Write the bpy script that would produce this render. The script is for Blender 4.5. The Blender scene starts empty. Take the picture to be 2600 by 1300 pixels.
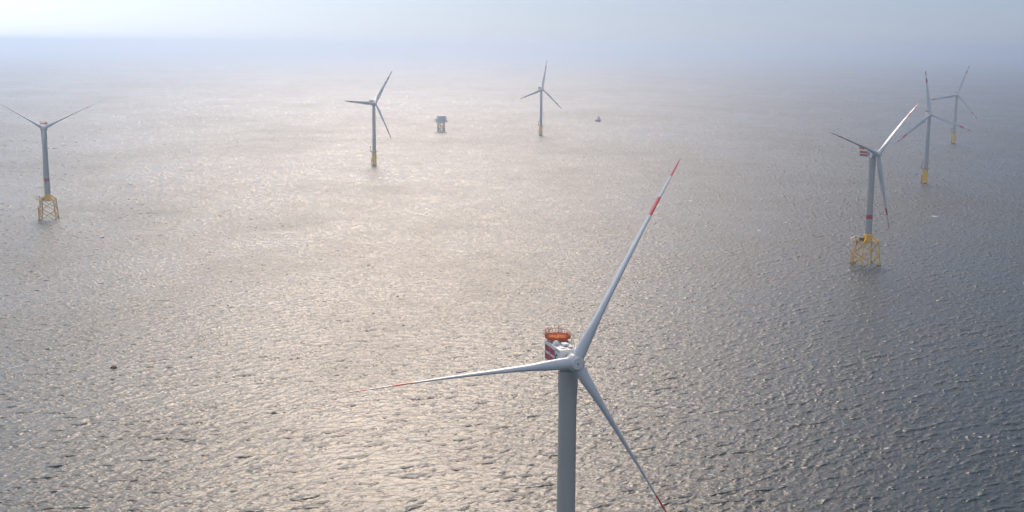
import bpy, math, random
import numpy as np
from mathutils import Matrix, Vector
R_ = math.radians
sc = bpy.context.scene
COL = sc.collection

# ------------------------------------------------------------------ camera
CAM_H = 177.3
PITCH, ROLL = R_(9.946), R_(0.418)
cd = bpy.data.cameras.new("Camera")
cam = bpy.data.objects.new("Camera", cd)
COL.objects.link(cam)
cd.sensor_width = 36.0
cd.lens = 36.0 * 3060.5 / 2600.0
cd.clip_start = 1.0
cd.clip_end = 80000.0
right = Vector((1, 0, 0))
fwd = Vector((0, math.cos(PITCH), -math.sin(PITCH)))
up = Vector((0, math.sin(PITCH), math.cos(PITCH)))
rr = right * math.cos(ROLL) + up * math.sin(ROLL)
uu = up * math.cos(ROLL) - right * math.sin(ROLL)
m = Matrix.Identity(4)
for i in range(3):
    m[i][0], m[i][1], m[i][2] = rr[i], uu[i], -fwd[i]
m[2][3] = CAM_H
cam.matrix_world = m
sc.camera = cam

# ------------------------------------------------------------------ light
SUN_AZ = R_(-5.5)      # from +Y (view direction) towards +X
SUN_EL = R_(35.0)
sdir = Vector((math.sin(SUN_AZ) * math.cos(SUN_EL), math.cos(SUN_AZ) * math.cos(SUN_EL), math.sin(SUN_EL)))
ld = bpy.data.lights.new("sun", 'SUN')
ld.energy = 0.5
ld.angle = R_(15)
ld.color = (1.0, 0.84, 0.70)
lo = bpy.data.objects.new("sun", ld)
COL.objects.link(lo)
lo.rotation_euler = sdir.to_track_quat('Z', 'Y').to_euler()
lo.location = (0, 0, 400)

w = bpy.data.worlds.new("World")
sc.world = w
w.use_nodes = True
nt = w.node_tree
nt.nodes.clear()
N, L = nt.nodes.new, nt.links.new
out = N('ShaderNodeOutputWorld')
sky = N('ShaderNodeTexSky')
sky.sky_type = 'NISHITA'
sky.sun_disc = False
sky.sun_elevation = SUN_EL
sky.sun_rotation = SUN_AZ
sky.air_density = 1.0
sky.dust_density = 0.6
sky.altitude = 100
bg = N('ShaderNodeBackground')
bg.inputs['Strength'].default_value = 0.05
tint = N('ShaderNodeMix'); tint.data_type = 'RGBA'; tint.blend_type = 'MULTIPLY'
tint.inputs[0].default_value = 1.0
L(sky.outputs[0], tint.inputs[6]); tint.inputs[7].default_value = (0.31, 0.385, 0.60, 1)
L(tint.outputs[2], bg.inputs['Color'])
tc = N('ShaderNodeTexCoord')
def lobe(az, el, k, col, st, prev):
    """soft patch of cloud-veil or added fill brightness round one direction of the sky"""
    d = Vector((math.sin(R_(az)) * math.cos(R_(el)), math.cos(R_(az)) * math.cos(R_(el)), math.sin(R_(el))))
    dp = N('ShaderNodeVectorMath'); dp.operation = 'DOT_PRODUCT'
    L(tc.outputs['Generated'], dp.inputs[0]); dp.inputs[1].default_value = d
    a = N('ShaderNodeMath'); a.operation = 'SUBTRACT'; L(dp.outputs['Value'], a.inputs[0]); a.inputs[1].default_value = 1
    b = N('ShaderNodeMath'); b.operation = 'MULTIPLY'; L(a.outputs[0], b.inputs[0]); b.inputs[1].default_value = k
    c = N('ShaderNodeMath'); c.operation = 'EXPONENT'; L(b.outputs[0], c.inputs[0])
    e = N('ShaderNodeMath'); e.operation = 'MULTIPLY'; L(c.outputs[0], e.inputs[0]); e.inputs[1].default_value = st
    g = N('ShaderNodeBackground'); g.inputs['Color'].default_value = (*col, 1); L(e.outputs[0], g.inputs['Strength'])
    s = N('ShaderNodeAddShader'); L(prev, s.inputs[0]); L(g.outputs[0], s.inputs[1])
    return s.outputs[0]
base = N('ShaderNodeBackground')
base.inputs['Color'].default_value = (0.52, 0.69, 0.98, 1)
base.inputs['Strength'].default_value = 0.33
s0 = N('ShaderNodeAddShader')
L(bg.outputs[0], s0.inputs[0]); L(base.outputs[0], s0.inputs[1])
o = lobe(-5.5, 35, 46.0, (1.0, 0.775, 0.575), 20.5, s0.outputs[0])
o = lobe(-50, 18, 5.0, (0.95, 0.98, 1.0), 1.42, o)
o = lobe(180, 40, 1.8, (1.0, 0.99, 0.97), 0.50, o)  # fill glow added behind the camera to brighten the turbine fronts
L(o, out.inputs['Surface'])

sc.view_settings.view_transform = 'Standard'
sc.view_settings.look = 'None'
sc.view_settings.exposure = 0.0
sc.view_settings.gamma = 1.0
sc.cycles.use_denoising = True
sc.cycles.max_bounces = 6
sc.cycles.volume_bounces = 1
sc.cycles.sample_clamp_indirect = 6.0

# ------------------------------------------------------------------ helpers
def mat(name, col, rough=0.5, metal=0.0, noise=0.0, nscale=0.6, spec=0.5, stretch=None, col2=None):
    mt = bpy.data.materials.new(name)
    mt.use_nodes = True
    t = mt.node_tree
    p = t.nodes['Principled BSDF']
    p.inputs['Base Color'].default_value = (*col, 1)
    p.inputs['Roughness'].default_value = rough
    p.inputs['Metallic'].default_value = metal
    p.inputs['Specular IOR Level'].default_value = spec
    if noise:
        tcn = t.nodes.new('ShaderNodeTexCoord')
        mp = t.nodes.new('ShaderNodeMapping')
        mp.inputs['Scale'].default_value = stretch or (1, 1, 1)
        t.links.new(tcn.outputs['Object'], mp.inputs[0])
        n = t.nodes.new('ShaderNodeTexNoise')
        n.inputs['Scale'].default_value = nscale
        n.inputs['Detail'].default_value = 6
        n.inputs['Roughness'].default_value = 0.65
        t.links.new(mp.outputs[0], n.inputs['Vector'])
        cr = t.nodes.new('ShaderNodeValToRGB')
        cr.color_ramp.elements[0].position = 0.35
        cr.color_ramp.elements[1].position = 0.68
        d = col2 or tuple(c * (1 - noise) for c in col)
        cr.color_ramp.elements[0].color = (*d, 1)
        cr.color_ramp.elements[1].color = (*col, 1)
        t.links.new(n.outputs[0], cr.inputs[0])
        t.links.new(cr.outputs[0], p.inputs['Base Color'])
    return mt

M = {
    'tower': mat('tower_paint', (0.36, 0.355, 0.34), 0.42, noise=0.10, nscale=0.35, stretch=(1, 1, 0.12)),
    'blade': mat('blade_paint', (0.50, 0.52, 0.54), 0.32, noise=0.06, nscale=0.3),
    'hub': mat('hub_paint', (0.52, 0.52, 0.52), 0.38, noise=0.07, nscale=0.5),
    'white': mat('white_paint', (0.70, 0.70, 0.68), 0.45, noise=0.10, nscale=0.8),
    'grey': mat('grey_paint', (0.36, 0.38, 0.40), 0.5, noise=0.12, nscale=0.6),
    'red': mat('red_paint', (0.44, 0.010, 0.028), 0.4, noise=0.12, nscale=0.6),
    'bandred': mat('band_red', (0.58, 0.024, 0.020), 0.38, noise=0.08, nscale=0.4),
    'orange': mat('orange_paint', (0.62, 0.14, 0.006), 0.7, spec=0.1, noise=0.15, nscale=1.2),
    'darkred': mat('railing_red', (0.50, 0.045, 0.015), 0.5),
    'yellow': mat('yellow_paint', (0.92, 0.53, 0.010), 0.65, spec=0.15, noise=0.25, nscale=0.5, col2=(0.66, 0.35, 0.02)),
    'yellowbr': mat('bright_yellow', (0.95, 0.52, 0.006), 0.6, spec=0.15, noise=0.12, nscale=0.5),
    'growth': mat('marine_growth', (0.025, 0.025, 0.018), 0.8, noise=0.5, nscale=2.0),
    'dark': mat('dark_steel', (0.035, 0.04, 0.045), 0.5),
    'navy': mat('navy_paint', (0.012, 0.022, 0.07), 0.4),
    'deck': mat('deck_grating', (0.20, 0.18, 0.15), 0.7, noise=0.3, nscale=1.0),
    'mods': mat('module_grey', (0.50, 0.54, 0.60), 0.55, noise=0.2, nscale=0.3),
    'hull': mat('hull_blue', (0.10, 0.13, 0.18), 0.4, noise=0.2, nscale=0.4),
    'glass': mat('window_glass', (0.02, 0.03, 0.04), 0.1),
    'rust': mat('rusty_orange', (0.50, 0.16, 0.05), 0.6, noise=0.5, nscale=3.0),
}

class MB:
    def __init__(s):
        s.v, s.f, s.mi, s.sm, s.mats = [], [], [], [], []
    def m(s, name):
        if name not in s.mats: s.mats.append(name)
        return s.mats.index(name)
    def add(s, vs, fs, mt, smooth=False):
        b = len(s.v); k = s.m(mt)
        s.v += [tuple(v) for v in vs]
        for f in fs:
            s.f.append([i + b for i in f]); s.mi.append(k); s.sm.append(smooth)
    def box(s, c, d, mt, rot=0.0):
        x, y, z = d[0] / 2, d[1] / 2, d[2] / 2
        vs = []
        cr, sr = math.cos(rot), math.sin(rot)
        for sz in (-z, z):
            for sx, sy in ((-x, -y), (x, -y), (x, y), (-x, y)):
                vs.append((c[0] + sx * cr - sy * sr, c[1] + sx * sr + sy * cr, c[2] + sz))
        s.add(vs, [(3, 2, 1, 0), (4, 5, 6, 7), (0, 1, 5, 4), (1, 2, 6, 5), (2, 3, 7, 6), (3, 0, 4, 7)], mt)
    def tube(s, a, b, r0, mt, r1=None, n=10, caps=True):
        r1 = r0 if r1 is None else r1
        a, b = Vector(a), Vector(b)
        d = (b - a).normalized()
        u = d.orthogonal().normalized(); v = d.cross(u)
        vs = []
        for p, r in ((a, r0), (b, r1)):
            for i in range(n):
                t = 2 * math.pi * i / n
                vs.append(p + (u * math.cos(t) + v * math.sin(t)) * r)
        s.add(vs, [(i, (i + 1) % n, n + (i + 1) % n, n + i) for i in range(n)], mt, True)
        if caps:
            s.add(vs[:n], [tuple(range(n))[::-1]], mt); s.add(vs[n:], [tuple(range(n))], mt)
    def bar(s, a, b, w_, h_, mt):
        a, b = Vector(a), Vector(b)
        d = (b - a).normalized()
        u = d.cross(Vector((0, 0, 1)))
        u = u.normalized() if u.length > 1e-3 else Vector((1, 0, 0))
        v = u.cross(d)
        vs = [p + u * (sx * w_ / 2) + v * (sy * h_ / 2) for p in (a, b) for sx, sy in ((-1, -1), (1, -1), (1, 1), (-1, 1))]
        s.add(vs, [(3, 2, 1, 0), (4, 5, 6, 7), (0, 1, 5, 4), (1, 2, 6, 5), (2, 3, 7, 6), (3, 0, 4, 7)], mt)
    def lathe(s, prof, mt, axis='z', o=(0, 0, 0), n=32, mts=None):
        """prof: list of (radius, height); mts: one material per segment"""
        rings = []
        for r, h in prof:
            ring = []
            for i in range(n):
                t = 2 * math.pi * i / n
                c, q = r * math.cos(t), r * math.sin(t)
                p = (c, q, h) if axis == 'z' else (h, c, q)
                ring.append((p[0] + o[0], p[1] + o[1], p[2] + o[2]))
            rings.append(ring)
        for k in range(len(rings) - 1):
            s.add(rings[k] + rings[k + 1], [(i, (i + 1) % n, n + (i + 1) % n, n + i) for i in range(n)],
                  mts[k] if mts else mt, True)
        for ring, fl in ((rings[0], True), (rings[-1], False)):
            s.add(ring, [tuple(range(n))[::-1] if fl else tuple(range(n))], (mts[0] if fl else mts[-1]) if mts else mt)
    def prism(s, poly, y0, y1, mt, ax='y'):
        """extrude an outline given in (x, z) between two y values (or (x, y) between z values)"""
        n = len(poly)
        if ax == 'y': vs = [(x, y0, z) for x, z in poly] + [(x, y1, z) for x, z in poly]
        else: vs = [(x, y, y0) for x, y in poly] + [(x, y, y1) for x, y in poly]
        s.add(vs, [tuple(range(n)), tuple(range(n, 2 * n))[::-1]] + [((i + 1) % n, i, n + i, n + (i + 1) % n) for i in range(n)], mt)
    def build(s, name, parent=None, bevel=0.0, fix=True):
        me = bpy.data.meshes.new(name)
        me.from_pydata(s.v, [], s.f)
        for k in s.mats: me.materials.append(M[k])
        me.polygons.foreach_set('material_index', s.mi)
        me.polygons.foreach_set('use_smooth', s.sm)
        me.update()
        if fix:
            import bmesh
            bm = bmesh.new(); bm.from_mesh(me)
            bmesh.ops.remove_doubles(bm, verts=bm.verts, dist=1e-4)
            bmesh.ops.recalc_face_normals(bm, faces=bm.faces)
            for e in bm.edges:
                if len(e.link_faces) == 2 and e.calc_face_angle(0) > R_(38): e.smooth = False
            bm.to_mesh(me); bm.free()
        ob = bpy.data.objects.new(name, me)
        COL.objects.link(ob)
        if parent: ob.parent = parent
        if bevel:
            b = ob.modifiers.new('bevel', 'BEVEL'); b.width = bevel; b.segments = 2; b.limit_method = 'ANGLE'
        return ob

def empty(name, loc, label, cat, group=None):
    e = bpy.data.objects.new(name, None)
    COL.objects.link(e); e.location = loc
    e['label'] = label; e['category'] = cat
    if group: e['group'] = group
    return e

# ------------------------------------------------------------------ sea
def ocean_tile(n, size, seed, wind, wdir, lmin, lmax, damp=0.12, spread_pow=2.0):
    rng = np.random.default_rng(seed)
    k1 = np.fft.fftfreq(n, d=size / n) * 2 * np.pi
    kx, ky = np.meshgrid(k1, k1)
    k = np.hypot(kx, ky); k[0, 0] = 1e-6
    g = 9.81
    kp = g * 0.77 / wind ** 2
    c = (kx * wdir[0] + ky * wdir[1]) / k
    spread = np.where(c > 0, np.abs(c) ** spread_pow, damp * np.abs(c) ** spread_pow) + (0.06 if spread_pow < 3 else 0.0)
    P = k ** -3.45 * np.exp(-1.25 * (kp / k) ** 2) * spread
    P[(k > 2 * np.pi / lmin) | (k < 2 * np.pi / lmax)] = 0
    P[0, 0] = 0
    h = (rng.standard_normal((n, n)) + 1j * rng.standard_normal((n, n))) * np.sqrt(P / 2)
    return h, kx, ky, k

def sample(F, size, x, y):
    n = F.shape[0]
    u = (x / size * n) % n; v = (y / size * n) % n
    i = u.astype(np.int32); j = v.astype(np.int32)
    fu = (u - i).astype(np.float32); fv = (v - j).astype(np.float32)
    i %= n; j %= n
    i1 = (i + 1) % n; j1 = (j + 1) % n
    return (F[j, i] * (1 - fu) * (1 - fv) + F[j, i1] * fu * (1 - fv) + F[j1, i] * (1 - fu) * fv + F[j1, i1] * fu * fv)

def vnoise(x, y, scale, seed):
    rng = np.random.default_rng(seed)
    G = rng.random((128, 128)).astype(np.float32)
    u = x / scale; v = y / scale
    i = np.floor(u).astype(np.int64); j = np.floor(v).astype(np.int64)
    fu = u - i; fv = v - j
    fu = fu * fu * (3 - 2 * fu); fv = fv * fv * (3 - 2 * fv)
    i %= 128; j %= 128; i1 = (i + 1) % 128; j1 = (j + 1) % 128
    return (G[j, i] * (1 - fu) * (1 - fv) + G[j, i1] * fu * (1 - fv) + G[j1, i] * (1 - fu) * fv + G[j1, i1] * fu * fv)

FINE_R, FINE_L = 0.30, 0.9
SLOPE = 0.16        # rms slope of all resolved waves
PXR = 1205.0
def build_sea():
    wa = R_(-68)     # the waves run towards the camera, a little to the right
    wd = (math.cos(wa), math.sin(wa))
    tiles = []
    dists = np.array([430.0, 650.0, 1000.0, 1500.0, 2300.0, 3600.0, 6000.0, 12000.0])
    for n, size, seed, rot in ((1024, 331.0, 5, 0.0), (1024, 457.0, 11, 0.35)):
        c, s_ = math.cos(-rot), math.sin(-rot)
        wdl = (wd[0] * c - wd[1] * s_, wd[0] * s_ + wd[1] * c)
        h, kx, ky, k = ocean_tile(n, size, seed, 3.7, wdl, 0.62, 40)
        full = np.sqrt(np.mean(np.abs(k * h) ** 2) * n * n * 0.5)
        h = h * (SLOPE / 1.414 / full)
        levels = []
        # each tile is kept at several resolutions, one per distance
        ca, sa = math.cos(rot), math.sin(rot)
        kwx = kx * ca - ky * sa; kwy = kx * sa + ky * ca
        for dd in dists:
            drr = max(0.30, 0.60 * dd * dd / (CAM_H * PXR)); dll = 0.65 * dd / PXR
            def lp(cr_, cl_):
                return h / (1 + (kwy * cr_ / (2 * np.pi)) ** 6) / (1 + (kwx * cl_ / (2 * np.pi)) ** 6)
            hh = lp(1.3 * drr, 1.3 * dll)
            hz = np.fft.ifft2(hh).real * n * n
            dx = np.fft.ifft2(1j * kx / k * hh).real * n * n
            dy = np.fft.ifft2(1j * ky / k * hh).real * n * n
            hs = lp(FINE_R * drr, FINE_L * dll)       # slopes keep the finer chop
            sx = np.fft.ifft2(1j * kx * hs).real * n * n
            sy = np.fft.ifft2(1j * ky * hs).real * n * n
            ss = np.mean(sx ** 2 + sy ** 2)
            levels.append([q.astype(np.float32) for q in (hz, dx, dy, sx, sy)] + [ss])
        tiles.append((size, rot, levels))
    # rings
    r = [12.0]
    while r[-1] < 24500:
        x = r[-1]
        d = max(0.30, 0.60 * x * x / (CAM_H * PXR))
        if x < 340: d = max(3.0, x * 0.04)
        r.append(x + min(d, x * 0.12))
    r = np.array(r)
    fa = R_(29)
    da = 0.65 / PXR
    a = np.concatenate([np.arange(-fa, fa, da), np.linspace(fa, 2 * np.pi - fa, 180)[:-1]])
    nr, na = len(r), len(a)
    Rg, Ag = np.meshgrid(r, a, indexing='ij')
    X = (Rg * np.sin(Ag)).ravel(); Y = (Rg * np.cos(Ag)).ravel()
    lv = np.clip(np.interp(np.log(np.maximum(Rg.ravel(), 1)), np.log(dists), np.arange(len(dists))), 0, len(dists) - 1)
    # gusts: patches of rougher and smoother water
    gust = 0.35 * vnoise(X + 900, Y * 0.6, 210, 3) + 0.35 * vnoise(X, Y * 0.7, 75, 4) + 0.3 * vnoise(X, Y, 24, 5)
    gust = (gust - 0.5) * 2
    H = np.zeros_like(X); DX = np.zeros_like(X); DY = np.zeros_like(X); SS = np.zeros_like(X)
    SX = np.zeros_like(X); SY = np.zeros_like(X)
    for size, rot, levels in tiles:
        c, s_ = math.cos(-rot), math.sin(-rot)
        xl = X * c - Y * s_; yl = X * s_ + Y * c
        for L0 in range(len(dists)):
            wgt = np.clip(1 - np.abs(lv - L0), 0, 1)
            idx = np.nonzero(wgt > 0)[0]
            if not len(idx): continue
            hz, dx, dy, fsx, fsy, ss = levels[L0]
            ww = wgt[idx]
            H[idx] += ww * sample(hz, size, xl[idx], yl[idx])
            ddx = sample(dx, size, xl[idx], yl[idx]); ddy = sample(dy, size, xl[idx], yl[idx])
            DX[idx] += ww * (ddx * c + ddy * s_); DY[idx] += ww * (-ddx * s_ + ddy * c)
            q1 = sample(fsx, size, xl[idx], yl[idx]); q2 = sample(fsy, size, xl[idx], yl[idx])
            SX[idx] += ww * (q1 * c + q2 * s_); SY[idx] += ww * (-q1 * s_ + q2 * c)
            SS[idx] += ww * ss
    # sparse long crests that stand up out of the chop
    def band(size, seed, wind, wdv, l0, l1, sp):
        h_, kx_, ky_, k_ = ocean_tile(1024, size, seed, wind, wdv, l0, l1, spread_pow=sp)
        f = np.fft.ifft2(h_).real; sd = f.std()
        fx_ = np.fft.ifft2(1j * kx_ * h_).real / sd; fy_ = np.fft.ifft2(1j * ky_ * h_).real / sd
        return [sample((q).astype(np.float32), size, X, Y) for q in (f / sd, fx_, fy_)]
    crest, c3x, c3y = band(389.0, 21, 4.3, wd, 3.2, 15, 7.0)
    crest4, c4x, c4y = band(281.0, 23, 3.9, (math.cos(wa + 0.3), math.sin(wa + 0.3)), 2.0, 8, 5.0)
    brk = 0.45 + 1.1 * vnoise(X, Y, 1.3, 41)
    E3 = np.clip(crest - 1.05, 0, 1.5) ** 1.3 * brk
    E4 = np.clip(crest4 - 1.1, 0, 1.5) ** 1.3 * brk
    G3 = 1.3 * np.clip(crest - 1.05, 0, 1.5) ** 0.3 * brk * (crest < 2.55) * (crest > 1.05)
    G4 = 1.3 * np.clip(crest4 - 1.1, 0, 1.5) ** 0.3 * brk * (crest4 < 2.6) * (crest4 > 1.1)
    amp = 1.0 + 0.75 * gust
    amp *= np.clip((26000 - Rg.ravel()) / 20000, 0, 1)
    chop = 1.15
    H *= amp; DX *= amp * chop; DY *= amp * chop
    near = np.clip((9000 - Rg.ravel()) / 7000, 0, 1)
    H += near * (0.045 * crest + 0.02 * crest4 + 0.12 * E3 + 0.09 * E4)
    print('sea rms height', H.std(), 'verts', len(H), 'rows', nr, 'cols', na)
    co = np.empty((len(X) + 1, 3), np.float32)
    # the farther off, the more the chop averages out inside one facet of the mesh
    fade = 0.30 + 0.70 * np.exp(-np.clip(Rg.ravel() - 600, 0, None) / 1200)
    SX *= amp * fade; SY *= amp * fade
    SS *= fade ** 2
    k3 = near * (0.045 + 0.30 * G3); k4 = near * (0.02 + 0.22 * G4)
    SX += k3 * c3x + k4 * c4x; SY += k3 * c3y + k4 * c4y
    sl = np.sqrt(SX ** 2 + SY ** 2); lim = np.minimum(1, 0.75 / np.maximum(sl, 1e-6)); SX *= lim; SY *= lim
    lean = near * (0.30 * E3 + 0.20 * E4)     # crests lean forward before they break
    co[:-1, 0] = X - DX + lean * wd[0]; co[:-1, 1] = Y - DY + lean * wd[1]; co[:-1, 2] = H
    co[-1] = (0, 0, 0)
    miss = np.clip((SLOPE ** 2 - SS), 0, None) * (amp ** 2) + (0.085 * (1 + 0.5 * gust)) ** 2
    rough = np.sqrt(np.sqrt(miss * 1.15))
    ii = np.arange(nr - 1)[:, None] * na; jj = np.arange(na)[None, :]; j2 = (jj + 1) % na
    quads = np.stack([ii + jj, ii + j2, ii + na + j2, ii + na + jj], -1).reshape(-1, 4)[:, ::-1]
    fan = np.stack([np.full(na, len(X)), (np.arange(na) + 1) % na, np.arange(na)], -1)
    me = bpy.data.meshes.new('sea')
    nq, nf = len(quads), len(fan)
    me.vertices.add(len(co)); me.vertices.foreach_set('co', co.ravel())
    me.loops.add(nq * 4 + nf * 3)
    me.loops.foreach_set('vertex_index', np.concatenate([quads.ravel(), fan.ravel()]).astype(np.int32))
    me.polygons.add(nq + nf)
    me.polygons.foreach_set('loop_start', np.concatenate([np.arange(nq) * 4, nq * 4 + np.arange(nf) * 3]).astype(np.int32))
    me.polygons.foreach_set('use_smooth', np.ones(nq + nf, bool))
    me.update(calc_edges=True)
    # a few small breaking crests
    rng = np.random.default_rng(8)
    foam = np.zeros(len(X), np.float32)
    spots = [(-23.3, 821.2, 5.5), (450.7, 1276.2, 8.0), (168.7, 518.5, 2.6), (-95, 470, 1.6), (240, 700, 2.2)]
    for q in range(26):
        rr_ = 500 + 1500 * rng.random(); an_ = R_(-20 + 44 * rng.random())
        spots.append((rr_ * math.sin(an_), rr_ * math.cos(an_), 1.2 + 2.0 * rng.random() * rr_ / 900))
    fn = vnoise(X, Y, 0.9, 31) * 0.6 + vnoise(X, Y, 0.4, 32) * 0.4
    for fx_, fy_, fw in spots:
        u_ = ((X - fx_) * math.cos(R_(20)) + (Y - fy_) * math.sin(R_(20))) / fw
        v_ = (-(X - fx_) * math.sin(R_(20)) + (Y - fy_) * math.cos(R_(20))) / (fw * 0.36)
        d_ = 1 - np.sqrt(u_ ** 2 + v_ ** 2)
        foam = np.maximum(foam, np.clip(d_ * 1.6 + (fn - 0.55) * 2.4, 0, 1) * (d_ > 0))
    # churned water where the foundations stand
    for bx_, by_, kind in ((-468.8, 1207.6, 'A'), (293.6, 982.6, 'A'), (15.8, 324.0, 'A'), (-204.6, 1781.0, 'B'), (55.6, 2404.7, 'B'), (546.9, 1592.6, 'B'), (828.7, 2270.9, 'B')):
        if kind == 'A':
            legs = [(a_ * math.cos(R_(9.9)) - b_ * math.sin(R_(9.9)), a_ * math.sin(R_(9.9)) + b_ * math.cos(R_(9.9)), 0.53) for a_, b_ in ((-8.1, -8.1), (8.1, -8.1), (8.1, 8.1), (-8.1, 8.1))]
        else:
            legs = [(0, 0, 3.25)]
        for lx, ly, lr in legs:
            d_ = np.hypot(X - bx_ - lx, (Y - by_ - ly)) - lr
            foam = np.maximum(foam, 0.75 * np.clip(1 - d_ / 1.3 + (fn - 0.7) * 1.6, 0, 1) * (d_ < 1.6))
    af = me.attributes.new('foam', 'FLOAT', 'POINT')
    af.data.foreach_set('value', np.append(foam, 0).astype(np.float32))
    nv = np.zeros((len(co), 3), np.float32)
    nv[:-1, 0] = -SX; nv[:-1, 1] = -SY; nv[:, 2] = 1
    nv /= np.linalg.norm(nv, axis=1)[:, None]
    an_ = me.attributes.new('wave_normal', 'FLOAT_VECTOR', 'POINT')
    an_.data.foreach_set('vector', nv.ravel())
    at = me.attributes.new('ripple', 'FLOAT', 'POINT')
    at.data.foreach_set('value', np.append(rough, 0.4).astype(np.float32))
    ob = bpy.data.objects.new('sea', me)
    COL.objects.link(ob)
    ob['kind'] = 'structure'
    mt = bpy.data.materials.new('sea_water')
    mt.use_nodes = True
    t = mt.node_tree; p = t.nodes['Principled BSDF']
    p.inputs['Base Color'].default_value = (0.016, 0.026, 0.026, 1)
    p.inputs['IOR'].default_value = 1.34
    an = t.nodes.new('ShaderNodeAttribute'); an.attribute_name = 'ripple'
    t.links.new(an.outputs['Fac'], p.inputs['Roughness'])
    geo = t.nodes.new('ShaderNodeTexCoord')
    mp = t.nodes.new('ShaderNodeMapping'); mp.inputs['Rotation'].default_value = (0, 0, R_(-22)); mp.inputs['Scale'].default_value = (0.6, 1.5, 1)
    t.links.new(geo.outputs['Object'], mp.inputs[0])
    nz = t.nodes.new('ShaderNodeTexNoise'); nz.inputs['Scale'].default_value = 1.0; nz.inputs['Detail'].default_value = 3
    t.links.new(mp.outputs[0], nz.inputs['Vector'])
    bp = t.nodes.new('ShaderNodeBump'); bp.inputs['Strength'].default_value = 1.0; bp.inputs['Distance'].default_value = 0.16
    wn = t.nodes.new('ShaderNodeAttribute'); wn.attribute_name = 'wave_normal'
    t.links.new(wn.outputs['Vector'], bp.inputs['Normal'])
    t.links.new(nz.outputs[0], bp.inputs['Height']); t.links.new(bp.outputs[0], p.inputs['Normal'])
    fa_ = t.nodes.new('ShaderNodeAttribute'); fa_.attribute_name = 'foam'
    fb = t.nodes.new('ShaderNodeBsdfDiffuse'); fb.inputs['Color'].default_value = (0.75, 0.78, 0.80, 1)
    mx = t.nodes.new('ShaderNodeMixShader')
    t.links.new(fa_.outputs['Fac'], mx.inputs[0]); t.links.new(p.outputs[0], mx.inputs[1]); t.links.new(fb.outputs[0], mx.inputs[2])
    t.links.new(mx.outputs[0], t.nodes['Material Output'].inputs['Surface'])
    me.materials.append(mt)
    return ob
build_sea()

# ------------------------------------------------------------------ turbine pieces
def section(ch, th, blend, n=20):
    """closed aerofoil outline (chordwise, thickness); blend 0 = circle, 1 = aerofoil"""
    pts = []
    for i in range(n):
        ph = 2 * math.pi * i / n
        cx, cy = 0.5 * math.cos(ph) * ch, 0.5 * math.sin(ph) * th
        s_ = 0.5 * (1 - math.cos(ph))
        t = 5 * (0.2969 * math.sqrt(s_) - 0.126 * s_ - 0.3516 * s_ ** 2 + 0.2843 * s_ ** 3 - 0.1036 * s_ ** 4)
        ax_, ay = (0.35 - s_) * ch, math.copysign(t, math.sin(ph)) * th
        if abs(math.sin(ph)) < 1e-6: ay = 0
        pts.append((cx * (1 - blend) + ax_ * blend, cy * (1 - blend) + ay * blend))
    return pts

BL_A = [(0.020, 3.35, 3.35, 0), (0.05, 3.3, 3.3, 0), (0.09, 3.45, 3.1, .25), (0.14, 3.95, 2.6, .6), (0.20, 4.5, 1.9, .9), (0.26, 4.5, 1.55, 1), (0.34, 4.1, 1.25, 1),
        (0.44, 3.6, 1.0, 1), (0.55, 3.0, .78, 1), (0.64, 2.6, .62, 1), (0.72, 2.25, .5, 1), (0.765, 2.05, .45, 1), (0.81, 1.85, .4, 1), (0.865, 1.6, .33, 1),
        (0.915, 1.3, .26, 1), (0.96, .95, .22, 1), (0.985, .65, .18, 1), (1.0, .3, .12, 1)]
BL_B = [(0.022, 2.3, 2.3, 0), (0.05, 2.3, 2.25, 0), (0.09, 2.8, 1.9, .5), (0.14, 3.6, 1.5, .9), (0.20, 4.3, 1.25, 1), (0.27, 4.2, 1.0, 1), (0.36, 3.75, .82, 1),
        (0.46, 3.3, .66, 1), (0.58, 2.75, .52, 1), (0.70, 2.3, .4, 1), (0.755, 2.1, .36, 1), (0.81, 1.9, .32, 1), (0.865, 1.65, .27, 1), (0.915, 1.4, .22, 1),
        (0.96, 1.05, .16, 1), (0.985, .6, .1, 1), (1.0, .15, .05, 1)]
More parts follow.
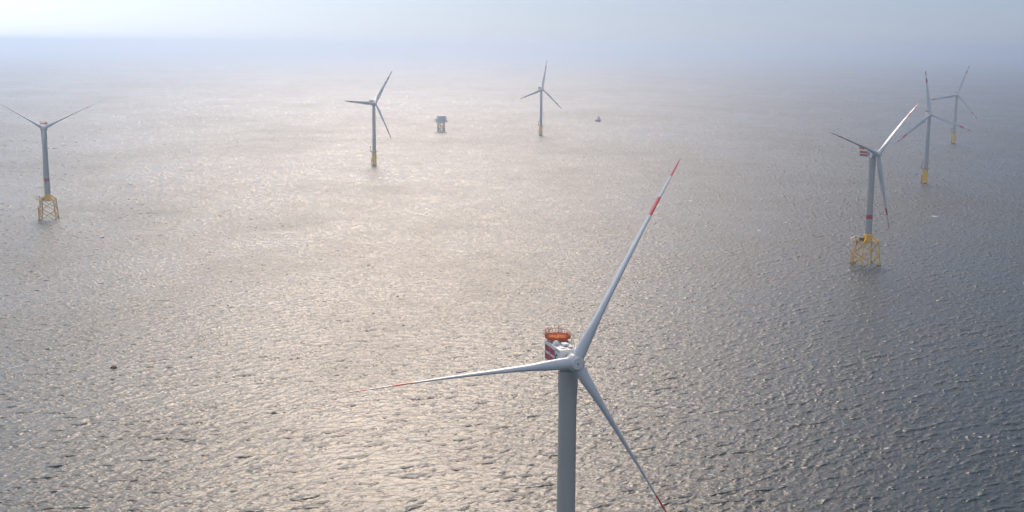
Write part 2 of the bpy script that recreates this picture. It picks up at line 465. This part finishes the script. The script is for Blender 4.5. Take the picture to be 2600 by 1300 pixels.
def blade(parent, kind, R, ang, pitch, sag):
    tilt = R_(5)
    st = BL_A if kind == 'A' else BL_B
    x = Vector((1, 0, 0)); y = Vector((0, 1, 0)); z = Vector((0, 0, 1))
    rad = z * math.cos(ang) + y * math.sin(ang)
    tan = -z * math.sin(ang) + y * math.cos(ang)
    g = Vector((-math.sin(tilt), 0, -math.cos(tilt)))
    g = g - rad * g.dot(rad)
    mb = MB()
    n = 20
    if kind == 'B': st = [(f, ch * 1.12, th * 1.1, bl) for f, ch, th, bl in st]
    # densify
    dense = []
    for i in range(len(st) - 1):
        a, b = st[i], st[i + 1]
        q = 3 if b[0] - a[0] > 0.03 else 1
        for k in range(q):
            f = k / q
            dense.append(tuple(a[j] + (b[j] - a[j]) * f for j in range(4)))
    dense.append(st[-1])
    rings = []
    for (f, ch, th, bl) in dense:
        be = pitch + R_(13) * max(0, 1 - f / 0.8) ** 1.5
        c = tan * math.cos(be) + x * math.sin(be)
        t = -tan * math.sin(be) + x * math.cos(be)
        o = rad * (R * f) + x * (math.sin(R_(0.5)) * R * f + 1.1 * f * f) + g * (sag * f * f)
        rings.append([o + c * u + t * v for u, v in section(ch, th, bl, n)])
    for k in range(len(rings) - 1):
        fm = 0.5 * (dense[k][0] + dense[k + 1][0])
        red = 0.72 < fm < 0.81 or fm > 0.915
        mb.add(rings[k] + rings[k + 1], [(i, (i + 1) % n, n + (i + 1) % n, n + i) for i in range(n)],
               'bandred' if red else 'blade', True)
    mb.add(rings[-1], [tuple(range(n))], 'bandred')
    # bearing collar at the root
    r0 = st[0][1] / 2
    for f0, f1, rr_ in ((0.018, 0.0235, 1.09), (0.031, 0.0345, 1.045)):
        mb.tube(rad * (R * f0), rad * (R * f1), r0 * rr_, 'hub', n=28)
    return mb.build('blade', parent)

def hub_A(root, hubpos, th, R, ang, pitch, sag, kind='A'):
    mb = MB()
    k = 1.0 if kind == 'A' else 0.72
    prof = [(1.9, -3.0), (2.15, -2.2), (2.45, -1.4), (2.58, -0.5), (2.55, 0.4), (2.35, 1.2), (2.0, 1.75), (1.72, 1.95)]
    mb.lathe([(r * k, h * (k if kind == 'A' else 0.8)) for r, h in prof], 'hub', 'x', n=40)
    for q in range(3):
        a = ang + q * 2 * math.pi / 3
        rad = Vector((0, math.sin(a), math.cos(a)))
        r0 = (3.2 if kind == 'A' else 2.3) / 2
        mb.tube(rad * 0.4, rad * (R * 0.0185), r0 * 1.02, 'hub', n=28)
    h = mb.build('hub', root)
    h.location = hubpos
    h.rotation_euler = (0, -R_(5), th)
    nc = MB()
    x0 = 1.95 * (k if kind == 'A' else 0.8)
    nc.lathe([(1.70 * k, x0 - 0.1), (1.70 * k, x0 + 0.35), (1.60 * k, x0 + 0.48), (0.27 * k, x0 + 0.52)], 'hub', 'x', n=36)
    nc.lathe([(0.24 * k, x0 + 0.30), (0.24 * k, x0 + 0.545)], 'dark', 'x', n=16)
    nc.build('nose_cap', h)
    for q in (0, -1, 1):
        blade(h, kind, R, ang + q * 2 * math.pi / 3, pitch, sag)
    return h

def railing(mb, pts, z0, h, mt, r=0.05, rails=(0.5, 1.0), closed=True, step=1.0):
    n = len(pts)
    for i in range(n if closed else n - 1):
        a, b = Vector((*pts[i], z0)), Vector((*pts[(i + 1) % n], z0))
        for q in rails:
            mb.tube(a + Vector((0, 0, h * q)), b + Vector((0, 0, h * q)), r, mt, n=5, caps=False)
        k = max(1, round((b - a).length / step))
        for j in range(k):
            p = a.lerp(b, j / k)
            mb.tube(p, p + Vector((0, 0, h)), r, mt, n=5, caps=False)

def octagon(cx, cy, rx, ry, cut=0.42):
    return [(cx + rx, cy - ry * cut), (cx + rx, cy + ry * cut), (cx + rx * cut, cy + ry), (cx - rx * cut, cy + ry),
            (cx - rx, cy + ry * cut), (cx - rx, cy - ry * cut), (cx - rx * cut, cy - ry), (cx + rx * cut, cy - ry)]

def nacelle_A(root, hh, th):
    """boxy nacelle; local x = upwind, origin on the tower axis at hub height"""
    mb = MB()
    # rear machine house
    prof = [(-11.0, -3.0), (-11.2, 2.25), (-11.0, 2.4), (1.3, 2.4), (1.75, 2.2), (1.9, 1.4), (1.9, -1.6), (1.2, -3.3), (-2.2, -3.55)]
    mb.prism(prof, -3.0, 3.0, 'white')
    mb.lathe([(2.0, 1.7), (2.0, 2.7)], 'grey', 'x', n=28)                 # main bearing housing
    mb.lathe([(2.66, -4.15), (2.66, -3.5)], 'grey', 'z', n=36)            # yaw ring
    for sy in (-1, 1):
        y = sy * 3.04
        # recessed-looking painted panels with ribs
        for z0, z1 in ((-0.15, 1.55), (-2.55, -0.85)):
            mb.box((-6.75, sy * 3.02, (z0 + z1) / 2), (8.1, 0.07, z1 - z0), 'red')
        for xx in (-10.85, -6.8, -2.6):
            mb.box((xx, sy * 3.06, -0.5), (0.16, 0.16, 4.6), 'grey')
        mb.box((-10.3, sy * 3.08, 1.1), (0.9, 0.06, 0.7), 'dark')
        for i in range(5):
            mb.box((-2.2 + i * 0.75, sy * 3.03, 2.05), (0.30, 0.12, 0.62), 'grey')
    # roof frames and rim
    for sy in (-1, 1):
        mb.box((-4.8, sy * 2.9, 2.47), (12.2, 0.16, 0.22), 'white')
    mb.box((1.25, 0, 2.47), (0.16, 5.9, 0.2), 'white')
    nac = mb.build('nacelle', root)
    nac.location = (0, 0, hh); nac.rotation_euler = (0, 0, th)
    # roof cooler dome
    d = MB()
    d.lathe([(0.95, 0), (0.92, 0.5), (0.7, 0.95), (0.35, 1.2), (0.02, 1.28)], 'white', 'z', o=(-5.7, -1.6, 2.4), n=20)
    d.lathe([(0.5, 0), (0.46, 0.5), (0.02, 0.7)], 'grey', 'z', o=(-4.6, -1.9, 2.4), n=14)
    d.build('cooler_dome', nac)
    v = MB()
    v.box((-4.2, 0.4, 2.75), (2.4, 1.6, 0.7), 'white'); v.box((-1.4, 1.0, 2.6), (1.2, 1.0, 0.4), 'grey')
    v.box((-1.2, -1.2, 2.55), (0.9, 0.9, 0.3), 'white')
    for a, b in (((-3.0, 0.4, 2.5), (-1.2, 1.9, 2.5)), ((-3.0, 0.0, 2.5), (0.4, -0.6, 2.5)), ((-1.0, 2.2, 2.5), (0.6, 0.4, 2.5))):
        v.tube(a, b, 0.07, 'dark', n=6)
    v.build('roof_hatch', nac, bevel=0.05)
    a = MB()
    for x, y, h in ((-3.2, 2.5, 3.4), (-4.6, 2.5, 2.0), (-2.2, 2.5, 1.2)):
        a.tube((x, y, 2.4), (x, y, 2.4 + h), 0.07, 'dark', n=6)
    a.tube((-4.9, 2.5, 3.9), (-3.2, 2.5, 3.9), 0.05, 'dark', n=5)
    a.tube((-3.2, 2.1, 5.3), (-3.2, 2.9, 5.3), 0.05, 'dark', n=5)
    a.lathe([(0.14, 0), (0.14, 0.3)], 'dark', 'z', o=(-3.2, 2.1, 5.3), n=8)
    a.build('wind_mast', nac)
    # hoist platform
    p = MB()
    oc = octagon(-10.1, 0.35, 3.2, 3.35)
    p.prism(oc, 3.35, 3.6, 'orange', 'z')
    for i in range(8):
        q0, q1 = oc[i], oc[(i + 1) % 8]
        p.bar((*q0, 3.4), (*q1, 3.4), 0.18, 0.28, 'darkred')
    for x in (-12.4, -10.2, -8.0):
        for y in (-2.2, 2.4):
            xx = max(x, -10.9)
            p.tube((x, y, 3.3), (xx, y, 2.3), 0.14, 'darkred', n=6)
    p.bar((-12.6, -2.2, 3.2), (-7.6, -2.2, 3.2), 0.2, 0.3, 'darkred'); p.bar((-12.6, 2.4, 3.2), (-7.6, 2.4, 3.2), 0.2, 0.3, 'darkred')
    pf = p.build('hoist_platform', nac)
    r = MB()
    for i in range(8):
        q0, q1 = oc[i], oc[(i + 1) % 8]
        r.bar((*q0, 3.85), (*q1, 3.85), 0.05, 0.42, 'orange')
    railing(r, oc, 3.6, 1.5, 'darkred', 0.055, (0.1, 0.55, 1.0), step=1.0)
    # three taller bent guard frames
    for i, j in ((4, 5), (6, 7), (7, 0)):
        for pt in (oc[i],):
            P = Vector((*pt, 3.6)); C = Vector((-10.2, 0.3, 3.6))
            inn = (C - P).normalized()
            r.tube(P, P + Vector((0, 0, 2.0)), 0.11, 'darkred', n=6)
            r.tube(P + Vector((0, 0, 2.0)), P + inn * 1.1 + Vector((0, 0, 2.5)), 0.11, 'darkred', n=6)
    P = Vector((*oc[1], 3.6)); r.tube(P, P + Vector((0, 0, 2.0)), 0.11, 'darkred', n=6)
    r.build('platform_railing', nac)
    # emblem: a crescent with three bars
    for sy in (-1, 1):
        e = MB()
        cx, cz, yy = (-1.15, -0.45, sy * 3.05)
        pts_o, pts_i = [], []
        for i in range(13):
            t = R_(95 + i * 170 / 12)
            pts_o.append((cx + 1.15 * math.cos(t), cz + 1.5 * math.sin(t)))
            pts_i.append((cx + 0.1 + 0.78 * math.cos(t), cz + 1.15 * math.sin(t)))
        for i in range(12):
            e.prism([pts_o[i], pts_o[i + 1], pts_i[i + 1], pts_i[i]], yy - 0.02, yy + 0.02, 'navy')
        for zz, x0, x1 in ((1.02, -0.75, 0.75), (0.0, -0.75, 0.45), (-1.02, -0.75, 0.35)):
            e.prism([(cx + x0, cz + zz - 0.2), (cx + x1, cz + zz - 0.2), (cx + x1, cz + zz + 0.2), (cx + x0, cz + zz + 0.2)], yy - 0.021, yy + 0.021, 'navy')
        e.build('emblem', nac)
    return nac

JROT = R_(9.9)
def rot2(x, y, a=JROT):
    return x * math.cos(a) - y * math.sin(a), x * math.sin(a) + y * math.cos(a)

def turbine_A(x, y, yaw, ang, label, visible_jacket=True):
    root = empty('wind_turbine', (x, y, 0), label, 'wind turbine', 'wind turbines of the offshore wind farm')
    th = R_(yaw) - math.pi / 2
    HH = 92.0
    t = MB()
    prof = [(2.9, 25.5), (2.8, 34), (2.75, 38.3), (2.7, 41.7), (2.62, 48), (2.57, 60), (2.53, 72), (2.52, 78), (2.6, 81), (2.76, 84.5), (2.80, 88.0)]
    t.lathe(prof, 'tower', 'z', n=56, mts=['tower', 'tower', 'red'] + ['tower'] * 7)
    for z in (60, 76):
        rr_ = np.interp(z, [p[1] for p in prof], [p[0] for p in prof])
        t.lathe([(rr_ + 0.02, z - 0.08), (rr_ + 0.02, z + 0.08)], 'grey', 'z', n=56)
    t.build('tower', root)
    nacelle_A(root, HH, th)
    fx = Vector((math.cos(th), math.sin(th), 0))
    hub_A(root, fx * 5.5 + Vector((0, 0, HH)), th, 63.0, R_(ang), R_(86), 1.8)
    # --- foundation
    def at(z):  # half width of the jacket at height z
        return 8.1 - (8.1 - 6.55) * z / 19.0
    cs = [(-1, -1), (1, -1), (1, 1), (-1, 1)]
    def P(ci, z):
        h = at(z); return Vector((*rot2(cs[ci][0] * h, cs[ci][1] * h), z))
    for i in range(4):
        b = MB()
        b.tube(P(i, 0.9), P(i, 19.4), 0.50, 'yellow', n=14)
        b.tube(P(i, -6), P(i, 0.9), 0.53, 'growth', n=14)
        b.tube(P(i, 8.6), P(i, 10.6), 0.60, 'yellow', n=14)
        b.build('leg', root)
    for i in range(4):
        j = (i + 1) % 4
        for z0, z1 in ((9.6, 18.6), (-1.2, 9.6)):
            b = MB()
            for p, q in ((i, j), (j, i)):
                a0, a1 = P(p, z0), P(q, z1)
                if z0 < 0:
                    f = (0.6 - z0) / (z1 - z0); mdl = a0.lerp(a1, f)
                    b.tube(a0, mdl, 0.36, 'growth', n=10); b.tube(mdl, a1, 0.34, 'yellow', n=10)
                else:
                    b.tube(a0, a1, 0.32, 'yellow', n=10)
            b.build('cross_brace', root)
    tp = MB()
    tp.lathe([(2.95, 19.6), (2.95, 23.6), (3.6, 24.3), (3.6, 25.1), (3.0, 25.5)], 'yellowbr', 'z', n=40)
    for i in range(4):
        a0 = Vector((*rot2(cs[i][0] * 2.2, cs[i][1] * 2.2), 24.0)); a1 = Vector((*rot2(cs[i][0] * 6.5, cs[i][1] * 6.5), 19.9))
        tp.bar(a0, a1, 0.9, 1.0, 'yellowbr')
    tp.build('transition_piece', root)
    dk = MB()
    h = 7.3
    quad = [rot2(-h, -h), rot2(h, -h), rot2(h, h), rot2(-h, h)]
    dk.prism(quad, 19.35, 19.6, 'deck', 'z')
    for i in range(4):
        dk.bar((*quad[i], 19.3), (*quad[(i + 1) % 4], 19.3), 0.35, 0.6, 'yellow')
    ext = [rot2(-11.8, 1.0), rot2(-7.5, 1.0), rot2(-7.5, 7.6), rot2(-11.8, 7.6)]
    dk.prism(ext, 19.9, 20.15, 'deck', 'z')
    for i in range(4):
        dk.bar((*ext[i], 19.95), (*ext[(i + 1) % 4], 19.95), 0.25, 0.45, 'yellow')
    dk.build('platform', root)
    rl = MB()
    railing(rl, quad, 19.6, 1.2, 'yellow', 0.05, (0.5, 1.0), step=1.6)
    railing(rl, ext, 20.15, 1.2, 'yellow', 0.05, (0.5, 1.0), step=1.4)
    rl.build('railing', root)
    c = MB()
    bx_ = rot2(-8.9, 4.4)
    c.lathe([(0.5, 20.1), (0.42, 22.2)], 'white', 'z', o=(*bx_, 0), n=14)
    e0 = rot2(-3.6, 1.8); e1 = rot2(-9.2, 4.2)
    c.bar((*e1, 23.2), (*e0, 22.4), 0.6, 0.65, 'white')
    e2 = rot2(-13.3, 3.6)
    c.bar((*e1, 23.2), (*e2, 21.6), 0.45, 0.5, 'white')
    c.box((*bx_, 22.6), (1.2, 1.2, 0.9), 'dark', JROT)
    c.build('davit_crane', root)
    k = MB()
    k.box((*rot2(-4.9, 1.2), 21.2), (2.6, 3.2, 2.7), 'navy', JROT)
    k.box((*rot2(-4.9, 1.2), 22.62), (2.7, 3.3, 0.15), 'dark', JROT)
    k.build('equipment_container', root, bevel=0.05)
    bl = MB()
    for yy in (4.6, 7.0):
        p0 = rot2(-10.9, yy)
        bl.tube((*p0, 0.8), (*p0, 11.0), 0.36, 'yellow', n=10); bl.tube((*p0, -3), (*p0, 0.8), 0.37, 'growth', n=10)
        for zz in (2.5, 8.0):
            q0 = rot2(-8.0, yy); bl.tube((*p0, zz), (*q0, zz), 0.2, 'yellow', n=8)
    for zz in np.arange(1.2, 12.5, 0.8):
        bl.tube((*rot2(-10.5, 5.3), zz), (*rot2(-10.5, 6.3), zz), 0.06, 'yellow', n=5)
    pl = [rot2(-11.2, 4.2), rot2(-8.2, 4.2), rot2(-8.2, 7.4), rot2(-11.2, 7.4)]
    bl.prism(pl, 11.0, 11.2, 'deck', 'z')
    railing(bl, pl, 11.2, 1.2, 'yellow', 0.06, (0.5, 1.0), step=1.5)
    for yy in (5.3, 6.3):
        bl.tube((*rot2(-9.0, yy), 11.2), (*rot2(-9.0, yy), 20.0), 0.1, 'yellow', n=6)
    for zz in np.arange(11.5, 20, 0.9):
        bl.tube((*rot2(-9.0, 5.3), zz), (*rot2(-9.0, 6.3), zz), 0.06, 'yellow', n=5)
    bl.build('boat_landing', root)
    return root

def turbine_B(x, y, yaw, ang, label, pitch=8, crane_dir=None):
    root = empty('wind_turbine', (x, y, 0), label, 'wind turbine', 'wind turbines of the offshore wind farm')
    th = R_(yaw) - math.pi / 2
    HH = 91.0
    t = MB()
    t.lathe([(2.75, 20.4), (2.7, 30), (2.55, 50), (2.4, 70), (2.25, 87.8)], 'tower', 'z', n=40)
    for z in (43, 66):
        rr_ = np.interp(z, [20.4, 30, 50, 70, 87.8], [2.75, 2.7, 2.55, 2.4, 2.25]) + 0.02
        t.lathe([(rr_, z - 0.08), (rr_, z + 0.08)], 'grey', 'z', n=40)
    t.build('tower', root)
    nb = MB()
    prof = [(-7.6, 2.6), (2.2, 2.6), (2.7, 1.9), (2.7, -1.8), (1.9, -3.1), (-2.6, -3.3), (-5.6, -2.2), (-7.9, 0.4)]
    n = len(prof)
    # rounded in plan: three slices
    rows = []
    for yy, sx, sz in ((-3.15, .86, .80), (-2.7, .97, .95), (-1.2, 1, 1), (1.2, 1, 1), (2.7, .97, .95), (3.15, .86, .80)):
        rows.append([((px + 2.5) * sx - 2.5, yy, pz * (sz if pz < 0 else 1)) for px, pz in prof])
    for i in range(5):
        nb.add(rows[i] + rows[i + 1], [(k, (k + 1) % n, n + (k + 1) % n, n + k) for k in range(n)], 'hub', False)
    nb.add(rows[0], [tuple(range(n))], 'hub'); nb.add(rows[-1], [tuple(range(n))], 'hub')
    nb.lathe([(2.5, -3.9), (2.5, -3.0)], 'grey', 'z', n=30)
    nac = nb.build('nacelle', root, bevel=0.25)
    nac.location = (0, 0, HH); nac.rotation_euler = (0, 0, th)
    p = MB()
    rect = [(-7.9, -2.7), (-1.4, -2.7), (-1.4, 2.7), (-7.9, 2.7)]
    p.prism(rect, 2.75, 2.95, 'darkred', 'z')
    for i in range(4):
        p.bar((*rect[i], 3.3), (*rect[(i + 1) % 4], 3.3), 0.08, 0.7, 'red')
    p.build('hoist_platform', nac)
    r = MB()
    railing(r, rect, 2.95, 1.5, 'darkred', 0.07, (0.6, 1.0), step=1.0)
    r.build('platform_railing', nac)
    fx = Vector((math.cos(th), math.sin(th), 0))
    hub_A(root, fx * 4.5 + Vector((0, 0, HH)), th, 58.0, R_(ang), R_(pitch), 0.4, 'B')
    f = MB()
    f.lathe([(3.25, -6), (3.25, 1.0), (3.25, 14), (3.1, 19.2), (3.1, 20.0), (2.8, 20.4)], 'yellow', 'z', n=40,
            mts=['growth', 'yellowbr', 'yellowbr', 'grey', 'grey'])
    f.build('foundation_column', root)
    d = MB()
    oc = octagon(0, 0, 5.6, 5.6)
    d.prism(oc, 20.0, 20.2, 'deck', 'z')
    d.build('platform', root)
    rl = MB(); railing(rl, oc, 20.2, 1.2, 'grey', 0.06, (0.5, 1.0), step=1.4); rl.build('railing', root)
    c = MB()
    px, py = -5.2, 0.6
    c.tube((px, py, 19.0), (px, py, 28.0), 0.42, 'dark', n=10)
    c.bar((px - 0.2, py, 28.0), (px + 7.2, py - 3.6, 28.3), 0.6, 0.7, 'dark')
    c.box((px, py, 20.6), (1.6, 1.6, 0.9), 'dark')
    c.build('davit_crane', root)
    b = MB()
    for yy in (-0.9, 0.9):
        b.tube((-4.6, yy, 0.8), (-4.6, yy, 10.5), 0.28, 'dark' if yy < 0 else 'yellow', n=8)
        b.tube((-4.6, yy, -3), (-4.6, yy, 0.8), 0.29, 'growth', n=8)
        for zz in (2.0, 9.5): b.tube((-4.6, yy, zz), (-3.0, yy, zz), 0.18, 'yellow', n=6)
    b.box((-3.9, 0, 10.5), (2.0, 2.8, 0.2), 'deck')
    for yy in (-0.4, 0.4): b.tube((-3.6, yy, 1.0), (-3.6, yy, 20.1), 0.08, 'dark', n=6)
    for zz in np.arange(1.2, 20, 1.0): b.tube((-3.6, -0.4, zz), (-3.6, 0.4, zz), 0.06, 'dark', n=5)
    for zz in (2.0, 9.5): b.bar((-3.6, -0.9, zz), (-3.6, 0.9, zz), 0.16, 0.16, 'yellow')
    b.build('boat_landing', root)
    return root

turbine_A(15.8, 324.0, 17.1, 28.7, 'nearest and largest wind turbine in the foreground, orange railed platform on its roof')
turbine_A(-468.8, 1207.6, 19.5, 63.4, 'far left wind turbine on a yellow lattice jacket, two blades in a wide V')
turbine_A(293.6, 982.6, 34.2, 49.9, 'right hand wind turbine on a yellow lattice jacket, red striped nacelle')
turbine_B(-204.6, 1781.0, 44.4, 35.6, 'wind turbine on a plain yellow column standing left of the offshore substation')
turbine_B(55.6, 2404.7, 32.6, 12.2, 'pale hazy wind turbine on a yellow column between the offshore substation and the small ship')
turbine_B(546.9, 1592.6, 2.1, -8.9, 'wind turbine on a yellow column just behind the lattice jacket turbine at right')
turbine_B(828.7, 2270.9, -2.0, 19.7, 'rightmost wind turbine on a yellow column, the smaller and farther of two', )

# ------------------------------------------------------------------ substation
def substation():
    root = empty('offshore_substation', (-148.5, 2500, 0), 'grey offshore substation platform on four braced legs, between the two hazy turbines', 'substation')
    cs = [(-1, -1), (1, -1), (1, 1), (-1, 1)]
    W_, D_ = 6.2, 7.5
    a = R_(14)
    def P(i, z): return Vector((*rot2(cs[i][0] * W_, cs[i][1] * D_, a), z))
    for i in range(4):
        b = MB()
        b.tube(P(i, 1.5), P(i, 19.5), 0.8, 'yellow', n=10); b.tube(P(i, -5), P(i, 5.5), 0.85, 'hull', n=10)
        b.build('leg', root)
    for i in range(4):
        b = MB(); j = (i + 1) % 4
        for z0, z1, mt in ((5, 16, 'yellow'), (-3, 5, 'hull')):
            b.tube(P(i, z0), P(j, z1), 0.4, mt, n=8); b.tube(P(j, z0), P(i, z1), 0.4, mt, n=8)
        b.tube(P(i, 5.5), P(j, 5.5), 0.4, 'hull', n=8); b.tube(P(i, 17.5), P(j, 17.5), 0.5, 'mods', n=8)
        b.build('cross_brace', root)
    b = MB()
    for x in (-3, -1.6, 1.8):
        b.tube((*rot2(x, -4, a), -4), (*rot2(x, -4, a), 19), 0.35, 'hull', n=8)
    b.build('cable_tube', root)
    d = MB()
    d.box((0, 0, 20.0), (25, 19, 0.6), 'mods', a); d.box((0, 0, 24.6), (23.5, 18, 0.5), 'mods', a)
    d.box((0, 0, 22.3), (19, 15, 4.2), 'grey', a)
    for x in (-11, -6, 6, 11):
        for y in (-8.2, 8.2):
            d.tube((*rot2(x, y, a), 20), (*rot2(x, y, a), 24.5), 0.3, 'mods', n=6)
    for x in (-12.2, 12.2):
        d.bar((*rot2(x, -8, a), 20), (*rot2(x * 0.55, -7, a), 17.6), 0.5, 0.5, 'mods')
    d.build('lower_deck', root)
    u = MB()
    u.box((*rot2(1.2, 0, a), 28.0), (15.5, 13, 6.2), 'grey', a)
    for k in range(4):
        u.box((*rot2(-4.5 + k * 3.6, -6.56, a), 27.8), (2.2, 0.12, 3.0), 'mods', a)
    u.box((*rot2(1.2, 0, a), 31.25), (16.5, 14, 0.35), 'mods', a)
    u.build('upper_module', root)
    r = MB()
    q = [rot2(-12.4, -9.4, a), rot2(12.4, -9.4, a), rot2(12.4, 9.4, a), rot2(-12.4, 9.4, a)]
    railing(r, q, 20.3, 1.3, 'mods', 0.09, (0.5, 1.0), step=3); railing(r, q, 24.8, 1.3, 'mods', 0.09, (0.5, 1.0), step=3)
    r.build('railing', root)
    c = MB()
    for px in (-9.6, -7.2):
        c.tube((*rot2(px, -5, a), 24.8), (*rot2(px, -5, a), 31.2), 0.3, 'mods', n=6)
    c.bar((*rot2(-11.4, -5, a), 30.9), (*rot2(-5.4, -5, a), 31.2), 0.6, 0.7, 'mods')
    c.bar((*rot2(-11.4, -5, a), 27.2), (*rot2(-6.8, -5, a), 27.2), 0.4, 0.5, 'mods')
    c.build('crane', root)
    c = MB()
    c.tube((*rot2(10.6, -5, a), 24.8), (*rot2(10.6, -5, a), 31.0), 0.35, 'mods', n=6)
    c.build('vent_post', root)
substation()

# ------------------------------------------------------------------ ship
def ship():
    root = empty('ship', (201.3, 2858.4, 0), 'small dark ship with a tall mast, alone in the hazy distance', 'ship')
    root.rotation_euler = (0, 0, R_(12)); root.scale = (0.95, 0.95, 1.1)
    h = MB()
    # hull lofted along local y (bow towards the camera)
    secs = []
    for y, hb, hk, zt in ((-18, 0.25, 0.05, 5.6), (-15, 2.2, 0.9, 5.2), (-10, 4.2, 2.6, 4.6), (-3, 4.9, 3.8, 3.8), (8, 4.9, 4.0, 3.4), (15, 4.5, 3.4, 3.6), (18, 3.8, 2.6, 3.8)):
        secs.append([(-hb, y, zt), (-hb * 0.96, y, 1.2), (-hk, y, -1.5), (hk, y, -1.5), (hb * 0.96, y, 1.2), (hb, y, zt)])
    for k in range(len(secs) - 1):
        h.add(secs[k] + secs[k + 1], [(i, (i + 1) % 6, 6 + (i + 1) % 6, 6 + i) for i in range(6)], 'hull')
    h.add(secs[0], [tuple(range(6))], 'hull'); h.add(secs[-1], [tuple(range(6))], 'hull')
    h.build('hull', root)
    s = MB()
    s.box((0, -3, 5.4), (7.6, 12, 3.6), 'white'); s.box((-0.2, -4.5, 8.2), (6.0, 7, 2.4), 'white')
    s.box((-0.2, -4.5, 9.5), (6.6, 7.6, 0.25), 'grey')
    s.box((-0.2, -8.03, 8.5), (5.2, 0.1, 1.0), 'glass')
    s.build('superstructure', root)
    mm = MB()
    mm.tube((0, -3, 9.5), (0, -3, 18.5), 0.3, 'dark', r1=0.15, n=8); mm.tube((-1.8, -3, 13), (1.8, -3, 13), 0.15, 'dark', n=6)
    mm.lathe([(0.9, 11.2), (0.9, 12.0)], 'dark', 'z', o=(0, -3, 0), n=12)
    mm.build('mast', root)
    f = MB(); f.box((2.7, 1.6, 8.6), (1.6, 2.4, 3.2), 'darkred'); f.box((2.7, 1.6, 10.3), (1.7, 2.5, 0.3), 'dark')
    f.build('funnel', root)
ship()

# ------------------------------------------------------------------ buoy
def buoy():
    root = empty('buoy', (-219.1, 643.6, 0), 'tiny rusty orange and black buoy floating alone on the open water at lower left', 'buoy')
    f = MB()
    f.lathe([(0.5, -1.3), (0.78, -0.9), (0.8, 0.5), (0.5, 0.9)], 'dark', 'x', o=(-0.65, 0, 0.1), n=18)
    f.lathe([(0.4, -0.7), (0.62, -0.5), (0.62, 0.5), (0.4, 0.7)], 'dark', 'x', o=(1.1, 0.3, 0.15), n=18)
    f.build('float', root)
    t = MB()
    t.lathe([(0.62, -1.0), (0.75, -0.6), (0.75, 0.8), (0.5, 1.3)], 'rust', 'x', o=(-0.1, 0.25, 0.75), n=18)
    t.tube((0.5, 0.25, 1.2), (0.5, 0.25, 2.0), 0.1, 'rust', n=8); t.tube((-0.7, 0.25, 1.2), (-0.7, 0.25, 1.75), 0.09, 'rust', n=8)
    t.build('orange_top', root)
buoy()

# ------------------------------------------------------------------ haze
def haze():
    b = MB()
    S = 25500.0
    b.box((0, 0, 100.5), (2 * S, 2 * S, 219), 'white')
    ob = b.build('haze', fix=False)
    ob['kind'] = 'stuff'
    mt = bpy.data.materials.new('haze_air'); mt.use_nodes = True
    t = mt.node_tree; t.nodes.clear()
    o = t.nodes.new('ShaderNodeOutputMaterial'); v = t.nodes.new('ShaderNodeVolumePrincipled')
    v.inputs['Color'].default_value = (0.67, 0.79, 0.94, 1)
    v.inputs['Density'].default_value = 1.75e-4
    v.inputs['Anisotropy'].default_value = 0.86
    t.links.new(v.outputs[0], o.inputs['Volume'])
    ob.data.materials.clear(); ob.data.materials.append(mt)
haze()
